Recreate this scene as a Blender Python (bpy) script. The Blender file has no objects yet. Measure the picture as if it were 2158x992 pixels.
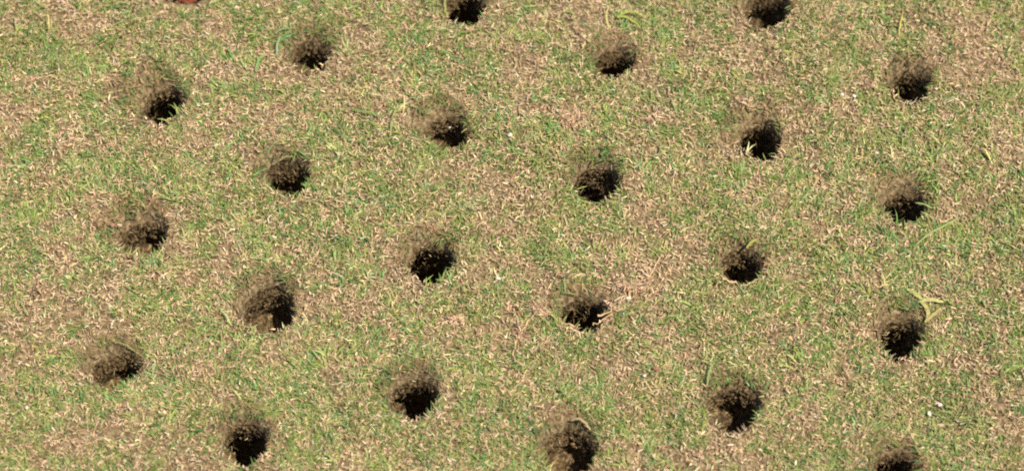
import bpy, bmesh, math, random
import numpy as np
from mathutils import Vector, Matrix

# ------------------------------------------------------------------ camera
PITCH = math.radians(58.0)      # looking down at the lawn
DIST = 1.03                     # metres from the lens to the middle of the frame
FPX = 6500.0                    # focal length in pixels of the 2158 px wide photograph
scene = bpy.context.scene
COL = scene.collection
cam_d = bpy.data.cameras.new("camera")
cam = bpy.data.objects.new("camera", cam_d)
COL.objects.link(cam)
cam.location = (0, -DIST * math.cos(PITCH), DIST * math.sin(PITCH))
cam.rotation_euler = (math.pi / 2 - PITCH, 0, 0)
cam_d.sensor_width = 36.0
cam_d.lens = 36.0 * FPX / 2158.0
cam_d.clip_start = 0.01
cam_d.clip_end = 500.0
cam_d.dof.use_dof = True
cam_d.dof.focus_distance = DIST
cam_d.dof.aperture_fstop = 9.0
scene.camera = cam

# ------------------------------------------------------------------ sky and sun
SUN_EL, SUN_AZ = math.radians(64.0), math.radians(126.0)   # azimuth from +Y (far) towards +X
world = bpy.data.worlds.new("World")
scene.world = world
world.use_nodes = True
wn = world.node_tree
sky = wn.nodes.new("ShaderNodeTexSky")
sky.sky_type = 'NISHITA'
sky.sun_disc = False
sky.sun_elevation = SUN_EL
sky.sun_rotation = SUN_AZ
bg = wn.nodes["Background"]
bg.inputs["Strength"].default_value = 0.085
wn.links.new(sky.outputs["Color"], bg.inputs["Color"])
sun_d = bpy.data.lights.new("sun", 'SUN')
sun_d.energy = 4.6
sun_d.angle = math.radians(0.55)
sun_d.color = (1.0, 0.95, 0.85)
sun = bpy.data.objects.new("sun", sun_d)
COL.objects.link(sun)
sdir = Vector((math.sin(SUN_AZ) * math.cos(SUN_EL), math.cos(SUN_AZ) * math.cos(SUN_EL), math.sin(SUN_EL)))
sun.rotation_euler = (-sdir).to_track_quat('-Z', 'Y').to_euler()
sun.location = sdir * 5

scene.view_settings.view_transform = 'Standard'
scene.view_settings.look = 'None'
scene.view_settings.exposure = 0.96
scene.view_settings.gamma = 1.0
scene.view_settings.use_curve_mapping = False
scene.render.engine = 'CYCLES'
scene.cycles.max_bounces = 6
scene.cycles.transparent_max_bounces = 4
scene.cycles.use_denoising = False
scene.cycles.pixel_filter_type = 'BLACKMAN_HARRIS'
scene.cycles.filter_width = 2.0

# ------------------------------------------------------------------ helpers
rng = np.random.default_rng(11)
random.seed(5)


def ground(px, py):
    """A pixel of the photograph -> the point of the lawn seen there."""
    u, v = px - 1079.0, py - 496.0
    dy = FPX * math.cos(PITCH) - v * math.sin(PITCH)
    dz = -FPX * math.sin(PITCH) - v * math.cos(PITCH)
    t = cam.location.z / -dz
    return u * t, cam.location.y + dy * t


MM_PER_PX = DIST / FPX * 1000.0


class Noise:
    """Smooth 2-D value noise."""

    def __init__(self, cell, seed):
        self.c = cell
        self.g = np.random.default_rng(seed).random((256, 256))

    def __call__(self, x, y):
        x = np.asarray(x, float) / self.c + 1000.37
        y = np.asarray(y, float) / self.c + 1000.71
        xi, yi = np.floor(x).astype(int), np.floor(y).astype(int)
        fx, fy = x - xi, y - yi
        fx, fy = fx * fx * (3 - 2 * fx), fy * fy * (3 - 2 * fy)
        g = self.g
        a, b = g[xi % 256, yi % 256], g[(xi + 1) % 256, yi % 256]
        c, d = g[xi % 256, (yi + 1) % 256], g[(xi + 1) % 256, (yi + 1) % 256]
        return (a * (1 - fx) + b * fx) * (1 - fy) + (c * (1 - fx) + d * fx) * fy


n_big, n_mid, n_small, n_fine = Noise(.07, 1), Noise(.028, 2), Noise(.010, 3), Noise(.004, 4)
n_patch, n_patch2, n_patch3 = Noise(.045, 5), Noise(.016, 6), Noise(.0062, 7)


def edge_fade(x, y):
    return np.clip((.44 - np.abs(x)) / .06, 0, 1) * np.clip((.34 - np.abs(y)) / .06, 0, 1)


def hz(x, y):
    """Height of the lawn surface."""
    h = (n_big(x, y) - .5) * .004 + (n_mid(x, y) - .5) * .0034 + (n_small(x, y) - .5) * .0024
    return h * edge_fade(x, y)


def make_mesh(name, verts, quads, mat, colors=None, smooth=False):
    me = bpy.data.meshes.new(name)
    nv, nf = len(verts), len(quads)
    k = quads.shape[1]
    me.vertices.add(nv)
    me.vertices.foreach_set("co", np.asarray(verts, np.float32).ravel())
    me.loops.add(nf * k)
    me.loops.foreach_set("vertex_index", np.asarray(quads, np.int32).ravel())
    me.polygons.add(nf)
    me.polygons.foreach_set("loop_start", np.arange(0, nf * k, k, dtype=np.int32))
    me.polygons.foreach_set("loop_total", np.full(nf, k, np.int32))
    me.polygons.foreach_set("use_smooth", np.full(nf, smooth, bool))
    if colors is not None:
        at = me.attributes.new("tint", 'FLOAT_COLOR', 'POINT')
        c4 = np.ones((nv, 4), np.float32)
        c4[:, :3] = colors
        at.data.foreach_set("color", c4.ravel())
    me.materials.append(mat)
    me.update(calc_edges=True)
    me.validate()
    return me


def link(name, me, parent=None, loc=None, **props):
    o = bpy.data.objects.new(name, me)
    COL.objects.link(o)
    if parent is not None:
        o.parent = parent
    if loc is not None:
        o.location = loc
    for k, v in props.items():
        o[k] = v
    return o


def ribbons(base, head, elev, curl, length, width, roll, segs=3, sway=None):
    """Arrays of N blades -> verts (N*(segs+1)*2, 3), quads."""
    n = len(base)
    rows = segs + 1
    P = np.zeros((n, rows, 3))
    P[:, 0] = base
    T = np.zeros((n, rows, 3))
    sway = np.zeros(n) if sway is None else sway
    for i in range(rows):
        t = i / segs
        e = elev - curl * t
        hd = head + sway * t
        T[:, i] = np.stack([np.cos(hd) * np.cos(e), np.sin(hd) * np.cos(e), np.sin(e)], 1)
        if i:
            P[:, i] = P[:, i - 1] + (T[:, i] + T[:, i - 1]) * .5 * (length / segs)[:, None]
    side = np.stack([-np.sin(head), np.cos(head), np.zeros(n)], 1)
    V = np.zeros((n, rows, 2, 3))
    for i in range(rows):
        t = i / segs
        w = width * (.75 + .6 * t - 1.18 * t * t) * .5 if segs > 1 else width * .5
        up = np.cross(T[:, i], side)
        sd = side * np.cos(roll)[:, None] + up * np.sin(roll)[:, None]
        V[:, i, 0] = P[:, i] - sd * w[:, None]
        V[:, i, 1] = P[:, i] + sd * w[:, None]
    q = []
    b = np.arange(n) * rows * 2
    for i in range(segs):
        q.append(np.stack([b + 2 * i, b + 2 * i + 1, b + 2 * i + 3, b + 2 * i + 2], 1))
    return V.reshape(-1, 3), np.concatenate(q, 0)


# ------------------------------------------------------------------ materials
def new_mat(name):
    m = bpy.data.materials.new(name)
    m.use_nodes = True
    nt = m.node_tree
    return m, nt, nt.nodes["Principled BSDF"], nt.nodes["Material Output"]


def blade_mat(name, rough, trans, spec=.4):
    m, nt, p, out = new_mat(name)
    at = nt.nodes.new("ShaderNodeAttribute")
    at.attribute_name = "tint"
    tc = nt.nodes.new("ShaderNodeTexCoord")
    nz = nt.nodes.new("ShaderNodeTexNoise")
    nz.inputs["Scale"].default_value = 900
    nz.inputs["Detail"].default_value = 3
    nt.links.new(tc.outputs["Object"], nz.inputs["Vector"])
    mr = nt.nodes.new("ShaderNodeMapRange")
    mr.inputs["From Min"].default_value = .3
    mr.inputs["From Max"].default_value = .7
    mr.inputs["To Min"].default_value = .78
    mr.inputs["To Max"].default_value = 1.22
    nt.links.new(nz.outputs["Fac"], mr.inputs["Value"])
    mx = nt.nodes.new("ShaderNodeVectorMath")
    mx.operation = 'SCALE'
    nt.links.new(at.outputs["Color"], mx.inputs[0])
    nt.links.new(mr.outputs["Result"], mx.inputs["Scale"])
    nt.links.new(mx.outputs[0], p.inputs["Base Color"])
    p.inputs["Roughness"].default_value = rough
    p.inputs["Specular IOR Level"].default_value = spec
    tr = nt.nodes.new("ShaderNodeBsdfTranslucent")
    nt.links.new(mx.outputs[0], tr.inputs["Color"])
    ms = nt.nodes.new("ShaderNodeMixShader")
    ms.inputs["Fac"].default_value = trans
    nt.links.new(p.outputs[0], ms.inputs[1])
    nt.links.new(tr.outputs[0], ms.inputs[2])
    nt.links.new(ms.outputs[0], out.inputs["Surface"])
    return m


def ramp_mat(name, stops, scale, rough=.9, bump=.4, bump_scale=None, bump_dist=.0006, detail=8):
    m, nt, p, out = new_mat(name)
    tc = nt.nodes.new("ShaderNodeTexCoord")
    nz = nt.nodes.new("ShaderNodeTexNoise")
    nz.inputs["Scale"].default_value = scale
    nz.inputs["Detail"].default_value = detail
    nz.inputs["Roughness"].default_value = .65
    nt.links.new(tc.outputs["Object"], nz.inputs["Vector"])
    rp = nt.nodes.new("ShaderNodeValToRGB")
    el = rp.color_ramp.elements
    while len(el) < len(stops):
        el.new(.5)
    for e, (pos, c) in zip(el, stops):
        e.position = pos
        e.color = (*c, 1)
    nt.links.new(nz.outputs["Fac"], rp.inputs["Fac"])
    nt.links.new(rp.outputs["Color"], p.inputs["Base Color"])
    p.inputs["Roughness"].default_value = rough
    p.inputs["Specular IOR Level"].default_value = .25
    nb = nt.nodes.new("ShaderNodeTexNoise")
    nb.inputs["Scale"].default_value = bump_scale or scale * 3
    nb.inputs["Detail"].default_value = 6
    nt.links.new(tc.outputs["Object"], nb.inputs["Vector"])
    bp = nt.nodes.new("ShaderNodeBump")
    bp.inputs["Strength"].default_value = bump
    bp.inputs["Distance"].default_value = bump_dist
    nt.links.new(nb.outputs["Fac"], bp.inputs["Height"])
    nt.links.new(bp.outputs["Normal"], p.inputs["Normal"])
    return m


M_green = blade_mat("green_blade", .55, .32, .28)
M_dry = blade_mat("dry_blade", .75, .15, .18)
M_fibre = blade_mat("root_fibre", .8, .08, .2)
M_thatch = ramp_mat("thatch_bed", [(.32, (.045, .031, .014)), (.48, (.12, .081, .038)), (.62, (.22, .155, .08)), (.76, (.11, .11, .033))],
                    420, .95, .7, 900, .001)  # dark stops lowered to deepen the small shadow gaps between blades
M_soil = ramp_mat("damp_soil", [(.34, (.014, .0082, .003)), (.46, (.056, .034, .013)), (.56, (.13, .083, .033)), (.70, (.30, .22, .12))], 620, .85, .9, 1100, .0009)
M_rim = ramp_mat("torn_thatch", [(.30, (.045, .029, .012)), (.5, (.13, .088, .04)), (.70, (.32, .23, .125))], 650, .9, .9, 1300, .0009)
M_grain = ramp_mat("quartz_grain", [(.3, (.36, .31, .24)), (.6, (.52, .47, .38))], 900, .6, .3, 2500, .0002)
M_clay = ramp_mat("clay_crumb", [(.3, (.16, .075, .045)), (.6, (.30, .15, .09))], 900, .9, .5, 2500, .0003)

M_tan = ramp_mat("tan_earth", [(.3, (.26, .17, .10)), (.6, (.42, .30, .19))], 900, .9, .5, 2500, .0003)
M_red = ramp_mat("colour_fringe", [(.3, (.075, .016, .008)), (.6, (.16, .034, .015))], 800, .9, .7, 2000, .0004)  # red of the lens colour fringe, put into a material

# ------------------------------------------------------------------ the holes, as read from the photograph
# x, y of the mouth, half width and half height of the mouth in photo pixels, (dx, dy) of the torn slope beyond its far edge, label
HOLES = [
    (979, 14, 41, 40, (14, -34), "core hole cut by the top edge with a pale green blade on its left lip"),
    (1615, 22, 48, 40, (-18, -40), "broad mottled brown hole cut by the top edge, nearest the top right corner"),
    (392, -21, 44, 30, (0, -25), "hole almost wholly cut off by the top edge, only its reddish near lip showing"),
    (650, 112, 38, 38, (8, -50), "ragged hole with two grey green leaves at its upper left"),
    (1291, 130, 43, 32, (4, -42), "small neat round hole under two curled yellow green leaves"),
    (1922, 174, 39, 32, (-4, -38), "small hole near the right edge with a mossy green inner wall"),
    (343, 222, 42, 40, (-60, -40), "hole with a long brown smear torn out to its upper left"),
    (940, 278, 46, 34, (-26, -36), "wide shallow hole with a white speck on its inner wall"),
    (1600, 292, 42, 38, (-40, -52), "hole with a broad greyish crumbled collar on its left and above"),
    (604, 372, 46, 35, (-24, -30), "wide brown hole with a grass blade laid across its far wall"),
    (1257, 390, 46, 36, (-22, -50), "hole with a two lobed black bottom and brown back wall, below the scuffed tan patch"),
    (1907, 431, 43, 35, (-8, -50), "black flat bottomed hole with a green blade over its right lip"),
    (300, 499, 46, 42, (-42, -48), "hole with a loose tan crumb at its left and a wide brown slope above"),
    (906, 552, 44, 38, (-10, -44), "hole with a toothed near lip of short straw stubs, in the middle of the turf"),
    (1562, 560, 40, 34, (10, -34), "small half covered hole with pale straw curled around its near lip"),
    (565, 648, 50, 44, (-10, -34), "large round hole of wet dark soil with a pale blade lying to its lower left"),
    (1226, 660, 44, 33, (-14, -32), "narrow hole half choked by dry runners at its left and right"),
    (1900, 703, 40, 38, (8, -48), "deep black hole beside the torn yellow leaf"),
    (242, 776, 46, 34, (-20, -34), "wide dark hole with a green straw bent above its upper edge"),
    (870, 840, 46, 38, (-12, -42), "hole with brown fibrous back wall and black pit set to the right, near the bottom"),
    (1547, 858, 50, 42, (2, -46), "large round hole with a dome shaped fibrous brown back wall, bottom right quarter"),
    (515, 929, 42, 39, (0, -34), "hole near the bottom edge with a red colour fringe down its right side"),
    (1200, 950, 52, 46, (-2, -40), "big fibrous hole touching the bottom edge under a crumpled tan leaf"),
    (1890, 990, 44, 36, (4, -36), "brown hole half cut off by the bottom edge, nearest the bottom right corner"),
]
BROWN = {4, 7, 9, 12, 15, 18, 20, 22, 1, 3, 14}     # shallow ones whose crumbled floor shows
SMEARED = {6, 8, 12, 7}
REDDISH = {2, 6, 12, 18, 21, 3}


class Hole:
    NA = 72

    def __init__(self, i, px, py, ax, ay, fun, label):
        self.i, self.label = i, label
        self.x, self.y = ground(px, py - 2)
        k = MM_PER_PX / 1000
        self.ax, self.ay = ax * k * 1.05, ay * k * 1.14 / math.sin(PITCH)
        self.fx, self.fy = fun[0] * k, -fun[1] * k / math.sin(PITCH)
        r = np.random.default_rng(100 + i)
        self.r = r
        self.ph = r.random(8) * 6.283
        self.am = r.random(8)
        self.depth = (.017 if i in BROWN else .026) + r.random() * .006

    def wob(self, th, amt):
        a = np.zeros_like(th)
        for k in range(8):
            a += np.sin(th * (k + 2) + self.ph[k]) * (self.am[k] * .6 + .4) / (k + 2.0)
        return 1 + a * amt

    def r_in(self, th):
        c, s = np.cos(th), np.sin(th)
        return self.wob(th, .10) / np.sqrt((c / self.ax) ** 2 + (s / self.ay) ** 2)

    def r_out(self, th):
        f = math.hypot(self.fx, self.fy)
        a = math.atan2(self.fy, self.fx)
        d = np.clip(np.cos(th - a), 0, 1)
        return self.r_in(th) + .0016 + f * (.62 if self.i in SMEARED else .38) * d ** 1.2 * self.wob(th * 2 + 1, .35)

    def rel(self, x, y):
        dx, dy = x - self.x, y - self.y
        return np.hypot(dx, dy), np.arctan2(dy, dx)


holes = [Hole(i, *h) for i, h in enumerate(HOLES)]

# ------------------------------------------------------------------ ground: one sheet, open where the holes are
STEP = .00125
gx = np.arange(-.44, .44 + STEP / 2, STEP)
gy = np.arange(-.34, .34 + STEP / 2, STEP)
nx, ny = len(gx), len(gy)
X, Y = np.meshgrid(gx, gy, indexing='ij')
Z = hz(X, Y) + (n_fine(X, Y) - .5) * .0007 * edge_fade(X, Y)
idx = np.arange(nx * ny).reshape(nx, ny)
Q = np.stack([idx[:-1, :-1], idx[1:, :-1], idx[1:, 1:], idx[:-1, 1:]], -1).reshape(-1, 4)
cxx = ((X[:-1, :-1] + X[1:, 1:]) / 2).ravel()
cyy = ((Y[:-1, :-1] + Y[1:, 1:]) / 2).ravel()
keep = np.ones(len(Q), bool)
for h in holes:
    d, th = h.rel(cxx, cyy)
    keep &= ~(d < h.r_out(th) - .0004)
Q = Q[keep]
V = np.stack([X, Y, Z], -1).reshape(-1, 3)
B = 120.0
xs, ys = [-B, gx[0], gx[-1], B], [-B, gy[0], gy[-1], B]
ov = np.array([[x, y, 0] for x in xs for y in ys])
base_i = len(V)
oq = []
for i in range(3):
    for j in range(3):
        if i == 1 and j == 1:
            continue
        oq.append([base_i + i * 4 + j, base_i + (i + 1) * 4 + j, base_i + (i + 1) * 4 + j + 1, base_i + i * 4 + j + 1])
V = np.concatenate([V, ov])
Q = np.concatenate([Q, np.array(oq)])
link("ground", make_mesh("ground", V, Q, M_thatch, smooth=True), kind="structure",
     label="thin bed of dry thatch and soil under the lawn", category="ground")

# ------------------------------------------------------------------ holes
for h in holes:
    r = h.r
    z0 = float(hz(h.x, h.y))
    root = link("aeration_hole", None, loc=(h.x, h.y, z0), label=h.label, category="hole", group="core holes punched in rows across the turf")
    root.empty_display_size = .01
    NA = h.NA
    th = np.linspace(0, 2 * np.pi, NA, endpoint=False)
    ri, ro = h.r_in(th), h.r_out(th)
    # torn rim: from the turf down over the lip
    prof = [(1.0, .0006, 1), (.8, .0004, .9), (.55, -.0002, .8), (.3, -.0012, .6), (.1, -.0024, .5), (0, -.0036, .45)]
    rows = []
    slope = (ro - ri - .0016)
    for t, dz, nzk in prof:
        rad = ri + (ro - ri) * t
        x, y = np.cos(th) * rad, np.sin(th) * rad
        zt = hz(h.x + x, h.y + y) - z0
        z = zt + dz - slope * .32 * (1 - t) + r.normal(0, .00035, NA) * (1 if t < .95 else .2)
        rad2 = r.normal(0, .00025, NA)
        rows.append(np.stack([x + np.cos(th) * rad2, y + np.sin(th) * rad2, z], 1))
    lip = rows[-1]
    Vr = np.concatenate(rows)
    nr = len(rows)

    def ringq(nr):
        a = np.arange(NA)
        b = (a + 1) % NA
        return np.concatenate([np.stack([k * NA + a, (k + 1) * NA + a, (k + 1) * NA + b, k * NA + b], 1) for k in range(nr - 1)])
    link("torn_rim", make_mesh("torn_rim", Vr, ringq(nr), M_rim, smooth=True), parent=root)
    # soil wall: down to the bottom of the pit
    ND = 22
    rows = []
    wobble = Noise(.004, 500 + h.i)
    # shaft bent back under the far left turf to shade its lower wall
    undercut = math.radians(r.normal(128, 16))
    start = (.0080 if h.i in BROWN else .0054) + r.normal(0, .0008)
    lean = np.array([math.cos(undercut), math.sin(undercut)]) * (r.uniform(.46, .6) if h.i not in (12, 15, 18, 22) else .22)

    def shift(d):
        return np.clip(d - start, 0, None) * (1 - np.exp(-np.clip(d - start, 0, None) / .003))
    for k in range(ND):
        t = k / (ND - 1)
        s = 1 - .22 * t
        zz = lip[:, 2] * (1 - t) + (-h.depth) * t
        bump = (wobble(th * .0035 * 2, np.full(NA, t * .03)) - .5) * .0016 + r.normal(0, .00022, NA)
        bump = bump if k else 0
        rad = ri * s + bump + (.0 if k else 0)
        x = np.cos(th) * rad + lean[0] * shift(-zz)
        y = np.sin(th) * rad + lean[1] * shift(-zz)
        if k == 0:
            rows.append(lip)
        else:
            rows.append(np.stack([x, y, zz], 1))
    for s, dz in ((.6, -.001), (.25, -.0016)):
        rows.append(np.stack([np.cos(th) * ri * s * .78 + lean[0] * shift(h.depth), np.sin(th) * ri * s * .78 + lean[1] * shift(h.depth),
                              np.full(NA, -h.depth + dz) + r.normal(0, .0004, NA)], 1))
    Vw = np.concatenate(rows)
    qw = ringq(len(rows))
    cidx = len(Vw)
    Vw = np.concatenate([Vw, [[lean[0] * shift(h.depth), lean[1] * shift(h.depth), -h.depth - .0018]]])
    a = np.arange(0, NA, 2)
    last = (len(rows) - 1) * NA
    cap = np.stack([last + a, np.full(len(a), cidx), last + (a + 2) % NA, last + (a + 1) % NA], 1)
    nc = 300
    oct_v = np.array([(1, 0, 0), (0, 1, 0), (-1, 0, 0), (0, -1, 0), (.1, 0, 1), (0, .1, -1)], float)
    oct_q = np.array([(0, 1, 4, 4), (1, 2, 4, 4), (2, 3, 4, 4), (3, 0, 4, 4), (1, 0, 5, 5), (2, 1, 5, 5), (3, 2, 5, 5), (0, 3, 5, 5)])
    dep = r.random(nc) ** 1.4 * .8
    an = np.where(r.random(nc) < .7, r.normal(np.pi / 2, .9, nc), r.random(nc) * 6.283)
    # crumbs stick to the wall, a few lie on the torn slope
    up = r.random(nc) < .30
    ti = r.random(nc)
    ric, roc = h.r_in(an), h.r_out(an)
    rr = np.where(up, ric + (roc - ric) * ti, ric * (1 - .22 * dep) - .0002)
    zc = np.where(up, -.0034 * (1 - ti) - (roc - ric - .0016) * .32 * (1 - ti), -.0036 - (roc - ric - .0016) * .32 * (1 - dep) - h.depth * .55 * dep)
    cs = np.where(up, r.uniform(.00025, .0006, nc), r.uniform(.00025, .0008, nc))
    cp = np.stack([np.cos(an) * rr + lean[0] * shift(-zc) * ~up, np.sin(an) * rr + lean[1] * shift(-zc) * ~up, zc], 1)
    cv = oct_v[None] * cs[:, None, None] * r.uniform(.6, 1.3, (nc, 6, 1)) + r.normal(0, .00008, (nc, 6, 3)) + cp[:, None]
    tri = oct_q[:, :3]
    ct = (tri[None] + (np.arange(nc) * 6)[:, None, None]).reshape(-1, 3)
    me = make_mesh("soil_wall", Vw, np.concatenate([qw, cap]), M_soil, smooth=True)
    bmw = bmesh.new()
    bmw.from_mesh(me)
    nvs = [bmw.verts.new(v) for v in cv.reshape(-1, 3)]
    for t3 in ct:
        bmw.faces.new([nvs[i] for i in t3])
    bmw.to_mesh(me)
    bmw.free()
    link("soil_wall", me, parent=root)
    # lens colour fringe built in red along the near right lip of some holes
    if h.i in REDDISH:
        nb, ns = 26, 8
        aa = np.linspace(-1.75, .05, nb) if h.i != 2 else np.linspace(-2.0, -.9, nb)
        env = np.sin(np.linspace(0, np.pi, nb)) ** .5
        rr = (.0011 * env * (1 + .5 * r.normal(0, .5, nb))).clip(.0002, .002)
        rc = h.r_in(aa) * .985 + (.0004 if h.i == 2 else 0)
        if h.i == 2:
            rr = rr * .9
        k2 = np.linspace(0, 2 * np.pi, ns, endpoint=False)
        vr = []
        for j in range(nb):
            rad2 = rc[j] + np.cos(k2) * rr[j] * (1 + .25 * r.normal(0, 1, ns))
            zz2 = np.interp(aa[j] % (2 * np.pi), th, lip[:, 2]) + (.0040 if h.i == 2 else -.0004) + np.sin(k2) * rr[j] * 1.3
            vr.append(np.stack([np.cos(aa[j]) * rad2, np.sin(aa[j]) * rad2, zz2], 1))
        qr = [[j * ns + k, j * ns + (k + 1) % ns, (j + 1) * ns + (k + 1) % ns, (j + 1) * ns + k] for j in range(nb - 1) for k in range(ns)]
        link("colour_fringe_strip", make_mesh("colour_fringe_strip", np.concatenate(vr), np.array(qr), M_red, smooth=True), parent=root)
    # root fringe: fibres of thatch and root hanging down the wall and lying on the torn slope
    n = 230
    ang = np.where(r.random(n) < .62, r.normal(np.pi / 2, .85, n), r.random(n) * 2 * np.pi)
    tt = r.random(n)
    on_slope = r.random(n) < .22
    ria, roa = h.r_in(ang), h.r_out(ang)
    rad = np.where(on_slope, ria + (roa - ria) * tt, ria * .97)
    x, y = np.cos(ang) * rad, np.sin(ang) * rad
    zs = hz(h.x + x, h.y + y) - z0 - (roa - ria - .0016) * .32 * (1 - (rad - ria) / (roa - ria)) + np.where(on_slope, -.0002, 0)
    zw = -.002 - (roa - ria - .0016) * .32 - r.random(n) ** 1.5 * .013
    z = np.where(on_slope, zs, zw)
    base = np.stack([x, y, z], 1)
    head = np.where(on_slope, r.random(n) * 6.283, ang + np.where(r.random(n) < .5, 1, -1) * (np.pi / 2) + r.normal(.0, .5, n))
    elev = np.where(on_slope, r.normal(.25, .35, n), r.normal(-1.0, .5, n))
    curl = r.normal(.5, .6, n)
    ln = r.uniform(.0010, .0030, n)
    wd = r.uniform(.0002, .0005, n)
    Vf, Qf = ribbons(base, head, elev, curl, ln, wd, r.normal(0, .6, n), 3, r.normal(0, .6, n))
    pal = np.array([(.06, .038, .015), (.10, .064, .026), (.19, .13, .06), (.04, .026, .010), (.36, .28, .16), (.08, .075, .022)])
    pick = r.choice(len(pal), n, p=[.27, .25, .17, .17, .06, .08])
    cc = np.repeat(pal[pick] * r.uniform(.75, 1.2, (n, 1)), 8, 0)
    link("root_fringe", make_mesh("root_fringe", Vf, Qf, M_fibre, cc), parent=root)

# ------------------------------------------------------------------ turf: living blades and dry thatch
TAN_SPOTS = [(2100, 500, 120, 420, .22), (1700, 400, 160, 200, .12), (1950, 780, 130, 120, .12), (300, 60, 120, 90, .05), (60, 640, 160, 120, .12),
             (1340, 690, 170, 90, .10), (1210, 265, 70, 40, .35), (700, 600, 160, 90, .06), (1120, 190, 60, 80, .10), (1480, 640, 120, 60, .08),
             (1650, 180, 160, 90, .08), (1010, 760, 110, 60, .08), (150, 180, 90, 90, .08)]
GREEN_SPOTS = [(60, 60, 150, 110, .18), (460, 100, 150, 90, .12), (780, 70, 60, 70, .12), (420, 330, 200, 100, .10), (700, 500, 200, 120, .08),
               (800, 250, 90, 60, .16), (100, 850, 130, 80, .14), (720, 720, 90, 60, .10), (1950, 500, 60, 50, .14), (2090, 180, 60, 120, .10),
               (1300, 470, 140, 70, .08), (1090, 580, 100, 60, .07), (1640, 880, 60, 60, .12), (980, 180, 120, 60, .08), (640, 840, 120, 60, .08)]


def green_share(x, y):
    g = .60 + (n_patch(x, y) - .5) * .26 + (n_patch2(x, y) - .5) * .80 + (n_patch3(x, y) - .5) * 1.5
    for sgn, spots in ((-1, TAN_SPOTS), (1, GREEN_SPOTS)):
        for px, py, sx, sy, a in spots:
            cx, cy = ground(px, py)
            sx2, sy2 = sx * MM_PER_PX / 1000, sy * MM_PER_PX / 1000 / math.sin(PITCH)
            g = g + sgn * a * np.exp(-((x - cx) / sx2) ** 2 - ((y - cy) / sy2) ** 2)
    return np.clip(g, .04, .92)


def clear_of_holes(x, y, lip):
    """Which points stand on turf, and how worn the turf there is."""
    n = len(x)
    k = np.ones(n, bool)
    worn = np.zeros(n)
    for h in holes:
        d, th = h.rel(x, y)
        near = d < .03
        ri, ro = h.r_in(th[near]), h.r_out(th[near])
        dn = d[near]
        kk = dn > ri + lip * np.where(np.sin(th[near]) < -.15, .45, 1) + (.0035 * (np.sin(th[near]) < -.5) if h.i == 2 else 0)
        zone = (dn < ro + .001) & (ro - ri > .0022)
        u = rng.random(len(dn))
        t = np.clip((dn - ri) / (ro - ri), 0, 1)
        kk &= ~(zone & (u > .20 + .60 * t ** 1.6))
        k[near] &= kk
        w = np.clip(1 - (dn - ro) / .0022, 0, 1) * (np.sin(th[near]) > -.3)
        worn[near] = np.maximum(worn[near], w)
    return k, worn


def scatter(n, hx, hy, lip=0.0):
    x = rng.uniform(-hx, hx, n)
    y = rng.uniform(-hy, hy, n)
    k, worn = clear_of_holes(x, y, lip)
    return x[k], y[k], worn[k]


def pal_pick(pal, prob, n):
    pal = np.array(pal)
    c = pal[rng.choice(len(pal), n, p=np.array(prob) / sum(prob))]
    v = np.exp(rng.normal(0, .2, (n, 1)))
    return c * v * np.exp(rng.normal(0, .06, (n, 3)))


HX, HY = .34, .235
# dry, flat lying clippings and dead blades
N = 430000
x, y, worn = scatter(N, HX, HY, .0012)
n = len(x)
base = np.stack([x, y, hz(x, y) + rng.uniform(.0001, .0017, n)], 1)
V, Q = ribbons(base, rng.random(n) * 6.283, np.abs(rng.normal(.18, .28, n)), rng.normal(.45, .45, n), rng.uniform(.0008, .0024, n),
               rng.uniform(.00022, .00052, n), rng.normal(0, .55, n), 3, rng.normal(0, .5, n))
c = pal_pick([(.46, .315, .185), (.40, .255, .145), (.49, .36, .215), (.27, .17, .09), (.40, .31, .15), (.56, .45, .30), (.15, .095, .05)],
             [.27, .24, .13, .13, .14, .03, .06], n)
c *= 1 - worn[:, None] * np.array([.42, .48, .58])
# low crumbly ridges and tufts where dead thatch was scuffed up
SCUFFS = [(1210, 262, 34, 18, 520), (1190, 268, 14, 10, 160), (1330, 612, 26, 10, 260), (1290, 646, 18, 9, 180), (1096, 706, 12, 26, 220), (1138, 660, 18, 8, 150),
          (1360, 585, 14, 16, 150), (1212, 690, 18, 8, 160), (1565, 225, 30, 18, 240), (955, 680, 22, 8, 120)]
sx_, sy_, up_ = [], [], []
for px_, py_, wx_, wy_, m_ in SCUFFS:
    m_ = int(m_ * .6)
    gx0, gy0 = ground(px_, py_)
    u_ = rng.normal(0, .6, (m_, 2))
    sx_.append(gx0 + u_[:, 0] * wx_ * MM_PER_PX / 1000)
    sy_.append(gy0 + u_[:, 1] * wy_ * MM_PER_PX / 1000 / math.sin(PITCH))
    up_.append(np.exp(-(u_ ** 2).sum(1)) * .0028)
sx_, sy_, up_ = map(np.concatenate, (sx_, sy_, up_))
k_, _w = clear_of_holes(sx_, sy_, .0012)
sx_, sy_, up_ = sx_[k_], sy_[k_], up_[k_]
m = len(sx_)
V2, Q2 = ribbons(np.stack([sx_, sy_, hz(sx_, sy_) + .0008 + up_ * rng.random(m)], 1), rng.random(m) * 6.283, rng.normal(.2, .4, m), rng.normal(.4, .5, m),
                 rng.uniform(.001, .0032, m), rng.uniform(.0003, .0007, m), rng.normal(0, .6, m), 3, rng.normal(0, .6, m))
Q = np.concatenate([Q, Q2 + len(V)])
V = np.concatenate([V, V2])
c = np.concatenate([c, pal_pick([(.42, .285, .165), (.37, .235, .13), (.48, .355, .215), (.20, .13, .07)], [.35, .3, .1, .25], m)])
link("dry_thatch", make_mesh("dry_thatch", V, Q, M_dry, np.repeat(c, 8, 0)), kind="stuff",
     label="matted straw coloured dead grass between the green blades", category="dry grass")
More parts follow.
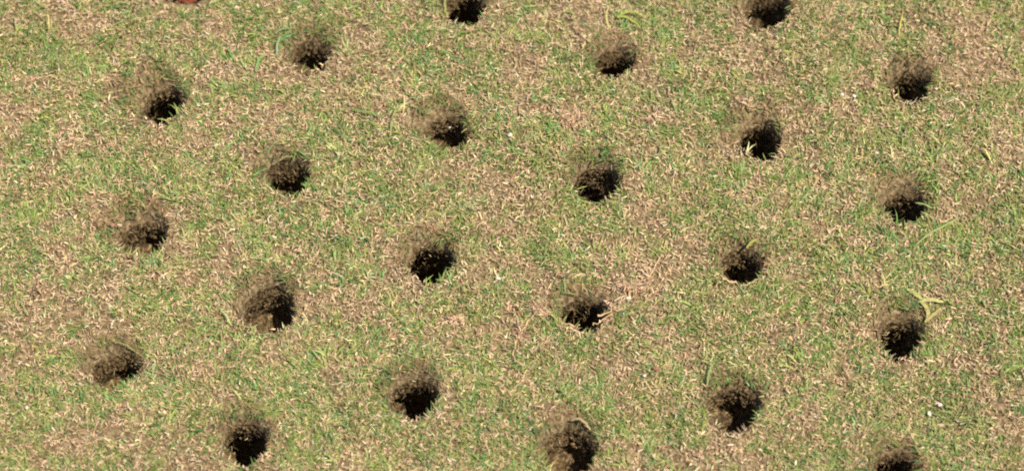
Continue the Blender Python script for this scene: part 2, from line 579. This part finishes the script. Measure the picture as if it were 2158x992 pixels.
# living blades: single shoots, and tufts that share a root, a colour and a lean
GREENS = np.array([(.205, .245, .06), (.15, .22, .052), (.262, .285, .075), (.335, .305, .11), (.11, .20, .06), (.175, .27, .09), (.37, .32, .15)])
GPROB = np.array([.25, .22, .18, .11, .09, .09, .06])
N = 420000
xs_, ys_ = rng.uniform(-HX, HX, N), rng.uniform(-HY, HY, N)
k = rng.random(N) < green_share(xs_, ys_)
xs_, ys_ = xs_[k], ys_[k]
kind_s = rng.choice(7, len(xs_), p=GPROB)
NT = 125000
tx, ty = rng.uniform(-HX, HX, NT), rng.uniform(-HY, HY, NT)
k = rng.random(NT) < np.clip(green_share(tx, ty) - .12, 0, 1)
tx, ty = tx[k], ty[k]
cnt = rng.integers(4, 12, len(tx))
ti = np.repeat(np.arange(len(tx)), cnt)
tkind = rng.choice(7, len(tx), p=GPROB)
tlong = np.where(rng.random(len(tx)) < .20, rng.uniform(1.25, 1.75, len(tx)), rng.uniform(.8, 1.1, len(tx)))
tval = np.exp(rng.normal(0, .14, len(tx)))
thead = n_patch2(tx + 3, ty) * 9 + rng.normal(0, .8, len(tx))
xa = np.concatenate([xs_, tx[ti] + rng.normal(0, .0009, len(ti))])
ya = np.concatenate([ys_, ty[ti] + rng.normal(0, .0009, len(ti))])
kind = np.concatenate([kind_s, tkind[ti]])
lfac = np.concatenate([np.full(len(xs_), .95), tlong[ti]])
val = np.concatenate([np.ones(len(xs_)), tval[ti]])
head = np.concatenate([n_patch2(xs_ + 3, ys_) * 9 + rng.normal(0, 1.3, len(xs_)), thead[ti] + rng.normal(0, .75, len(ti))])
k, worn = clear_of_holes(xa, ya, .0010)
x, y, kind, lfac, val, hd, worn = xa[k], ya[k], kind[k], lfac[k], val[k], head[k], worn[k]
n = len(x)
corner = np.exp(-((x + .165) / .03) ** 2 - ((y - .09) / .03) ** 2)
base = np.stack([x, y, hz(x, y)], 1)
V, Q = ribbons(base, hd, rng.normal(.80, .3, n), rng.normal(.85, .45, n), rng.uniform(.0013, .0038, n) * lfac * (1 + .5 * corner),
               rng.uniform(.00026, .00060, n) * np.sqrt(lfac), rng.normal(0, .5, n), 3, rng.normal(0, .4, n))
c = GREENS[kind] * (val * np.exp(rng.normal(0, .17, n)))[:, None] * np.exp(rng.normal(0, .06, (n, 3)))
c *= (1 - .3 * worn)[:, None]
link("lawn_grass", make_mesh("lawn_grass", V, Q, M_green, np.repeat(c, 8, 0)), kind="stuff",
     label="short mown green and yellow green lawn grass", category="grass")

# ------------------------------------------------------------------ loose things lying on the turf
def tube(points, radii, mat, name, sides=7, colors=None, flat=1.0):
    pts = [Vector(p) for p in points]
    rows = []
    for i, p in enumerate(pts):
        t = (pts[min(i + 1, len(pts) - 1)] - pts[max(i - 1, 0)]).normalized()
        s = t.cross(Vector((0, 0, 1)))
        s = s.normalized() if s.length > 1e-6 else Vector((1, 0, 0))
        u = s.cross(t)
        for k in range(sides):
            a = 2 * math.pi * k / sides
            rows.append(p + (s * math.cos(a) + u * math.sin(a) * flat) * radii[i])
    q = []
    for i in range(len(pts) - 1):
        for k in range(sides):
            q.append([i * sides + k, i * sides + (k + 1) % sides, (i + 1) * sides + (k + 1) % sides, (i + 1) * sides + k])
    v = np.array([tuple(p) for p in rows])
    return make_mesh(name, v, np.array(q), mat, np.tile(np.array(colors), (len(v), 1)), smooth=True)


def smooth_path(px, lift, sub=5, jit=.0002):
    """Photo pixels -> a wavering path lying just above the turf."""
    P = []
    for i, (a, b) in enumerate(px):
        gx_, gy_ = ground(a, b)
        P.append(Vector((gx_, gy_, float(hz(gx_, gy_)) + (lift[i] if isinstance(lift, (list, tuple)) else lift))))
    out = []
    for i in range(len(P) - 1):
        p0, p1, p2, p3 = P[max(i - 1, 0)], P[i], P[i + 1], P[min(i + 2, len(P) - 1)]
        for s in range(sub):
            t = s / sub
            q = .5 * ((2 * p1) + (p2 - p0) * t + (2 * p0 - 5 * p1 + 4 * p2 - p3) * t * t + (3 * p1 - p0 - 3 * p2 + p3) * t ** 3)
            out.append(q + Vector((random.gauss(0, jit), random.gauss(0, jit), random.gauss(0, jit * .5))))
    out.append(P[-1])
    return out


def loose(name, me_maker, px, label, cat, group=None):
    """An object whose origin is where it lies."""
    me, org = me_maker
    o = link(name, me, loc=org, label=label, category=cat)
    if group:
        o["group"] = group
    return o


def recentre(me):
    n = len(me.vertices)
    co = np.zeros(n * 3, np.float32)
    me.vertices.foreach_get("co", co)
    co = co.reshape(-1, 3)
    org = np.array([co[:, 0].mean(), co[:, 1].mean(), co[:, 2].min()])
    me.vertices.foreach_set("co", (co - org).ravel().astype(np.float32))
    me.update()
    return me, Vector(org.tolist())


RUNNERS = [
    ([(1078, 745), (1088, 722), (1108, 688), (1132, 662), (1150, 655)], 4.6, (.56, .42, .26), "curved straw runner lying left of the choked hole, bending towards the camera"),
    ([(1140, 662), (1172, 674), (1205, 690), (1222, 686)], 5.2, (.55, .39, .25), "thick short straw stub pushed over the near lip of the choked hole"),
    ([(1262, 668), (1296, 652), (1318, 632), (1338, 608), (1362, 590), (1390, 548)], 4.4, (.57, .43, .27), "long dry runner reaching from the choked hole up to the right"),
    ([(928, 690), (948, 678), (968, 664)], 4.2, (.60, .50, .35), "short pale straw lying alone above the bottom middle hole"),
    ([(1525, 590), (1548, 598), (1580, 600), (1606, 588), (1622, 560)], 4.6, (.56, .43, .28), "pale straw curled around the near lip of the half covered hole"),
    ([(1290, 660), (1276, 676), (1250, 690)], 4.2, (.52, .40, .22), "short straw bit at the right lip of the choked hole"),
    ([(1745, 300), (1760, 262), (1758, 235)], 3.4, (.60, .48, .34), "thin upright straw on the dry patch left of the right edge holes"),
    ([(1430, 500), (1465, 478), (1512, 436)], 3.8, (.46, .44, .24), "pale green straw slanting up to the right on open turf above the half covered hole"),
]
for px, w, colr, lab in RUNNERS:
    pts = smooth_path(px, [.0006 + .0010 * random.random() for _ in px], 5, .0004)
    k = len(pts)
    rad = [w * MM_PER_PX / 1000 * (1 - .45 * i / k) * (1.3 if i % 5 == 0 else random.uniform(.6, 1.2)) * .50 for i in range(k)]
    me = tube(pts, rad, M_dry, "dry_runner", 7, tuple(v * k for v, k in zip(colr, (.78, .68, .55))), .7)
    loose("dry_runner", recentre(me), px, lab, "straw", "dry runners lying on the turf")


def blade_leaf(px, lift, width_px, colr, name="fallen_blade", mat=None):
    """A blade with a folded midrib and real thickness along a path."""
    pts = smooth_path(px, lift, 5, .00012)
    k = len(pts)
    rows = []
    for i, p in enumerate(pts):
        t = (pts[min(i + 1, k - 1)] - pts[max(i - 1, 0)]).normalized()
        s = t.cross(Vector((0, 0, 1))).normalized()
        u = s.cross(t)
        f = i / (k - 1)
        w = width_px * MM_PER_PX / 1000 * .165 * (.45 + 2.3 * f * (1 - f)) * (1 - .25 * f)
        th = .00016
        for a, b in ((-1, .28), (-.5, .1), (0, 0), (.5, .1), (1, .28)):
            rows.append(p + s * a * w + u * (b * w))
        for a, b in ((1, .28), (.5, .1), (0, 0), (-.5, .1), (-1, .28)):
            rows.append(p + s * a * w * .96 + u * (b * w - th))
    q = []
    for i in range(k - 1):
        for j in range(10):
            q.append([i * 10 + j, i * 10 + (j + 1) % 10, (i + 1) * 10 + (j + 1) % 10, (i + 1) * 10 + j])
    v = np.array([tuple(p) for p in rows])
    return recentre(make_mesh(name, v, np.array(q), mat or M_green, np.tile(np.array(colr), (len(v), 1)), smooth=True))


BLADES = [
    ([(944, 44), (939, 28), (938, 8), (942, -8)], [.001, .002, .003, .003], 12, (.30, .35, .11), "pale green upright blade on the left lip of the top edge hole"),
    ([(1345, 52), (1318, 38), (1300, 40), (1330, 28), (1362, 36)], [.002, .003, .003, .004, .002], 20, (.30, .33, .08), "broad curled yellow green leaf right above the small neat hole"),
    ([(1283, 60), (1278, 40), (1282, 22)], [.001, .004, .005], 12, (.42, .42, .16), "narrow pale yellow blade above the small neat hole"),
    ([(1893, 82), (1896, 60), (1902, 34)], [.001, .003, .003], 10, (.48, .44, .12), "yellow blade alone near the top right corner"),
    ([(466, 656), (478, 672), (490, 690)], [.0025, .003, .002], 14, (.36, .42, .22), "pale green blade to the lower left of the large wet hole"),
    ([(45, 640), (54, 658), (62, 672)], [.002, .003, .002], 11, (.30, .38, .15), "light green blade near the left edge"),
    ([(1490, 815), (1494, 792), (1500, 765)], [.001, .0035, .004], 13, (.22, .32, .13), "upright green blade at the upper left of the large dome walled hole"),
    ([(740, 240), (775, 250), (812, 262)], [.002, .0035, .002], 12, (.20, .30, .10), "green blade pointing at the wide shallow hole from its left"),
    ([(822, 300), (828, 268), (838, 238)], [.001, .003, .004], 12, (.25, .32, .12), "green blade standing left of the wide shallow hole"),
    ([(1925, 520), (1960, 496), (2010, 470), (2022, 462)], [.001, .003, .004, .003], 14, (.27, .36, .13), "long green blade below the right lip of the black flat bottomed hole"),
    ([(1930, 424), (1948, 429), (1968, 436)], [.001, .0016, .001], 12, (.24, .33, .14), "green blade over the right lip of the black flat bottomed hole"),
    ([(588, 348), (604, 340), (622, 340)], [.0012, .0014, .0012], 9, (.25, .28, .11), "pale blade laid across the far wall of the wide brown hole"),
    ([(583, 122), (586, 104), (590, 86)], [.001, .003, .003], 16, (.28, .36, .24), "grey green leaf left of the ragged hole near the top left"),
    ([(580, 78), (596, 68), (612, 62)], [.002, .003, .002], 17, (.20, .28, .15), "grey green leaf lying above the ragged hole near the top left"),
    ([(540, 160), (548, 140), (560, 128)], [.001, .003, .003], 20, (.17, .33, .10), "bright green tuft leaf below left of the ragged hole"),
    ([(286, 742), (262, 728), (232, 720)], [.001, .0014, .001], 8, (.27, .27, .11), "green straw bent above the wide dark hole by the left edge"),
    ([(1572, 530), (1584, 518), (1596, 512)], [.001, .002, .002], 22, (.30, .30, .08), "yellow green leaf hanging behind the half covered hole"),
    ([(1186, 40), (1200, 30), (1212, 46)], [.002, .003, .001], 14, (.20, .29, .07), "dark green leaf well left of the curled yellow green leaves"),
]
for px, lift, w, colr, lab in BLADES:
    me, org = blade_leaf(px, [z * .75 + .0007 for z in lift], w, tuple(v * k for v, k in zip(colr, (1.0, .88, .72))))
    o = link("fallen_blade", me, loc=org, label=lab, category="grass blade", group="single longer blades of grass")

# the torn yellow leaf: a piece with two lobes, held up on the grass
leaf = link("torn_leaf", None, loc=(*ground(1955, 645), float(hz(*ground(1955, 645)))), label="torn pale yellow leaf lying bent beside the deep black hole",
            category="leaf")
for nm, px, lift, w, colr in (
        ("leaf_lobe", [(1912, 608), (1930, 620), (1946, 632)], [.0012, .0016, .002], 32, (.31, .32, .09)),
        ("leaf_lobe", [(1936, 634), (1962, 632), (1988, 636)], [.0016, .002, .0014], 30, (.40, .37, .14)),
        ("leaf_lobe", [(1942, 634), (1954, 652), (1956, 672)], [.0014, .0018, .001], 30, (.36, .31, .11)),
        ("leaf_tip", [(1950, 676), (1968, 662), (1984, 648)], [.0012, .002, .0016], 26, (.36, .29, .10))):
    me, org = blade_leaf(px, lift, w, colr, nm)
    o = link(nm, me, loc=org - leaf.location, parent=leaf)

# crumpled tan leaf over the big bottom hole
lf = blade_leaf([(1204, 886), (1218, 884), (1236, 896), (1244, 906)], [.001, .0018, .002, .001], 20, (.36, .26, .13), "crumpled_leaf")
link("crumpled_leaf", lf[0], loc=lf[1], label="crumpled tan leaf above the big fibrous hole at the bottom edge", category="leaf")

# white grains of topdressing and pale stones
def grain(name, px, py, size_px, mat, lab, cat, group, seed):
    r = random.Random(seed)
    bm = bmesh.new()
    bmesh.ops.create_icosphere(bm, subdivisions=2, radius=1)
    cuts = [(Vector((r.gauss(0, 1), r.gauss(0, 1), r.gauss(0, 1))).normalized(), r.uniform(.55, .85)) for _ in range(7)]
    sc = (r.uniform(.85, 1.2), r.uniform(.75, 1.05), r.uniform(.65, .9))
    for v in bm.verts:
        for nrm, d in cuts:
            e = v.co.dot(nrm) - d
            if e > 0:
                v.co -= nrm * e
        v.co += Vector((r.gauss(0, .03), r.gauss(0, .03), r.gauss(0, .03)))
        v.co = Vector((v.co.x * sc[0], v.co.y * sc[1], v.co.z * sc[2] + .6)) * (size_px * MM_PER_PX / 2300)
    me = bpy.data.meshes.new(name)
    bm.to_mesh(me)
    bm.free()
    me.materials.append(mat)
    gx_, gy_ = ground(px, py)
    return link(name, me, loc=(gx_, gy_, float(hz(gx_, gy_)) + .0012), label=lab, category=cat, group=group)


GRAINS = [
    (1075, 290, 12, "white grain right of the wide shallow hole with the white speck"),
    (1050, 595, 13, "white grain right of the hole with the toothed lip"),
    (1358, 795, 11, "white grain on open turf up and right of the big bottom hole"),
    (1324, 636, 12, "pale cream grain beside the long dry runner"),
    (1982, 849, 13, "upper of two white grains near the bottom right corner"),
    (1960, 866, 14, "lower of two white grains near the bottom right corner"),
    (1552, 735, 9, "small white grain above the large dome walled hole"),
    (1774, 204, 11, "left of two whitish grains left of the mossy hole"),
    (1800, 205, 10, "right of two whitish grains left of the mossy hole"),
    (948, 277, 7, "white speck stuck inside the wide shallow hole"),
    (58, 862, 10, "white grain near the bottom left corner"),
]
for i, (px, py, s, lab) in enumerate(GRAINS):
    grain("white_grain", px, py, s, M_grain, lab, "grain", "white grains scattered on the turf", i)
grain("clay_crumb", 252, 474, 12, M_tan, "pale tan crumb at the left lip of the hole with the wide brown slope", "crumb", "crumbs of earth", 70)
grain("clay_crumb", 238, 474, 15, M_clay, "red clay crumb left of the hole with the wide brown slope", "crumb", "crumbs of earth", 71)
grain("clay_crumb", 1382, 782, 18, M_clay, "orange brown crumb right of a white grain on open turf", "crumb", "crumbs of earth", 72)
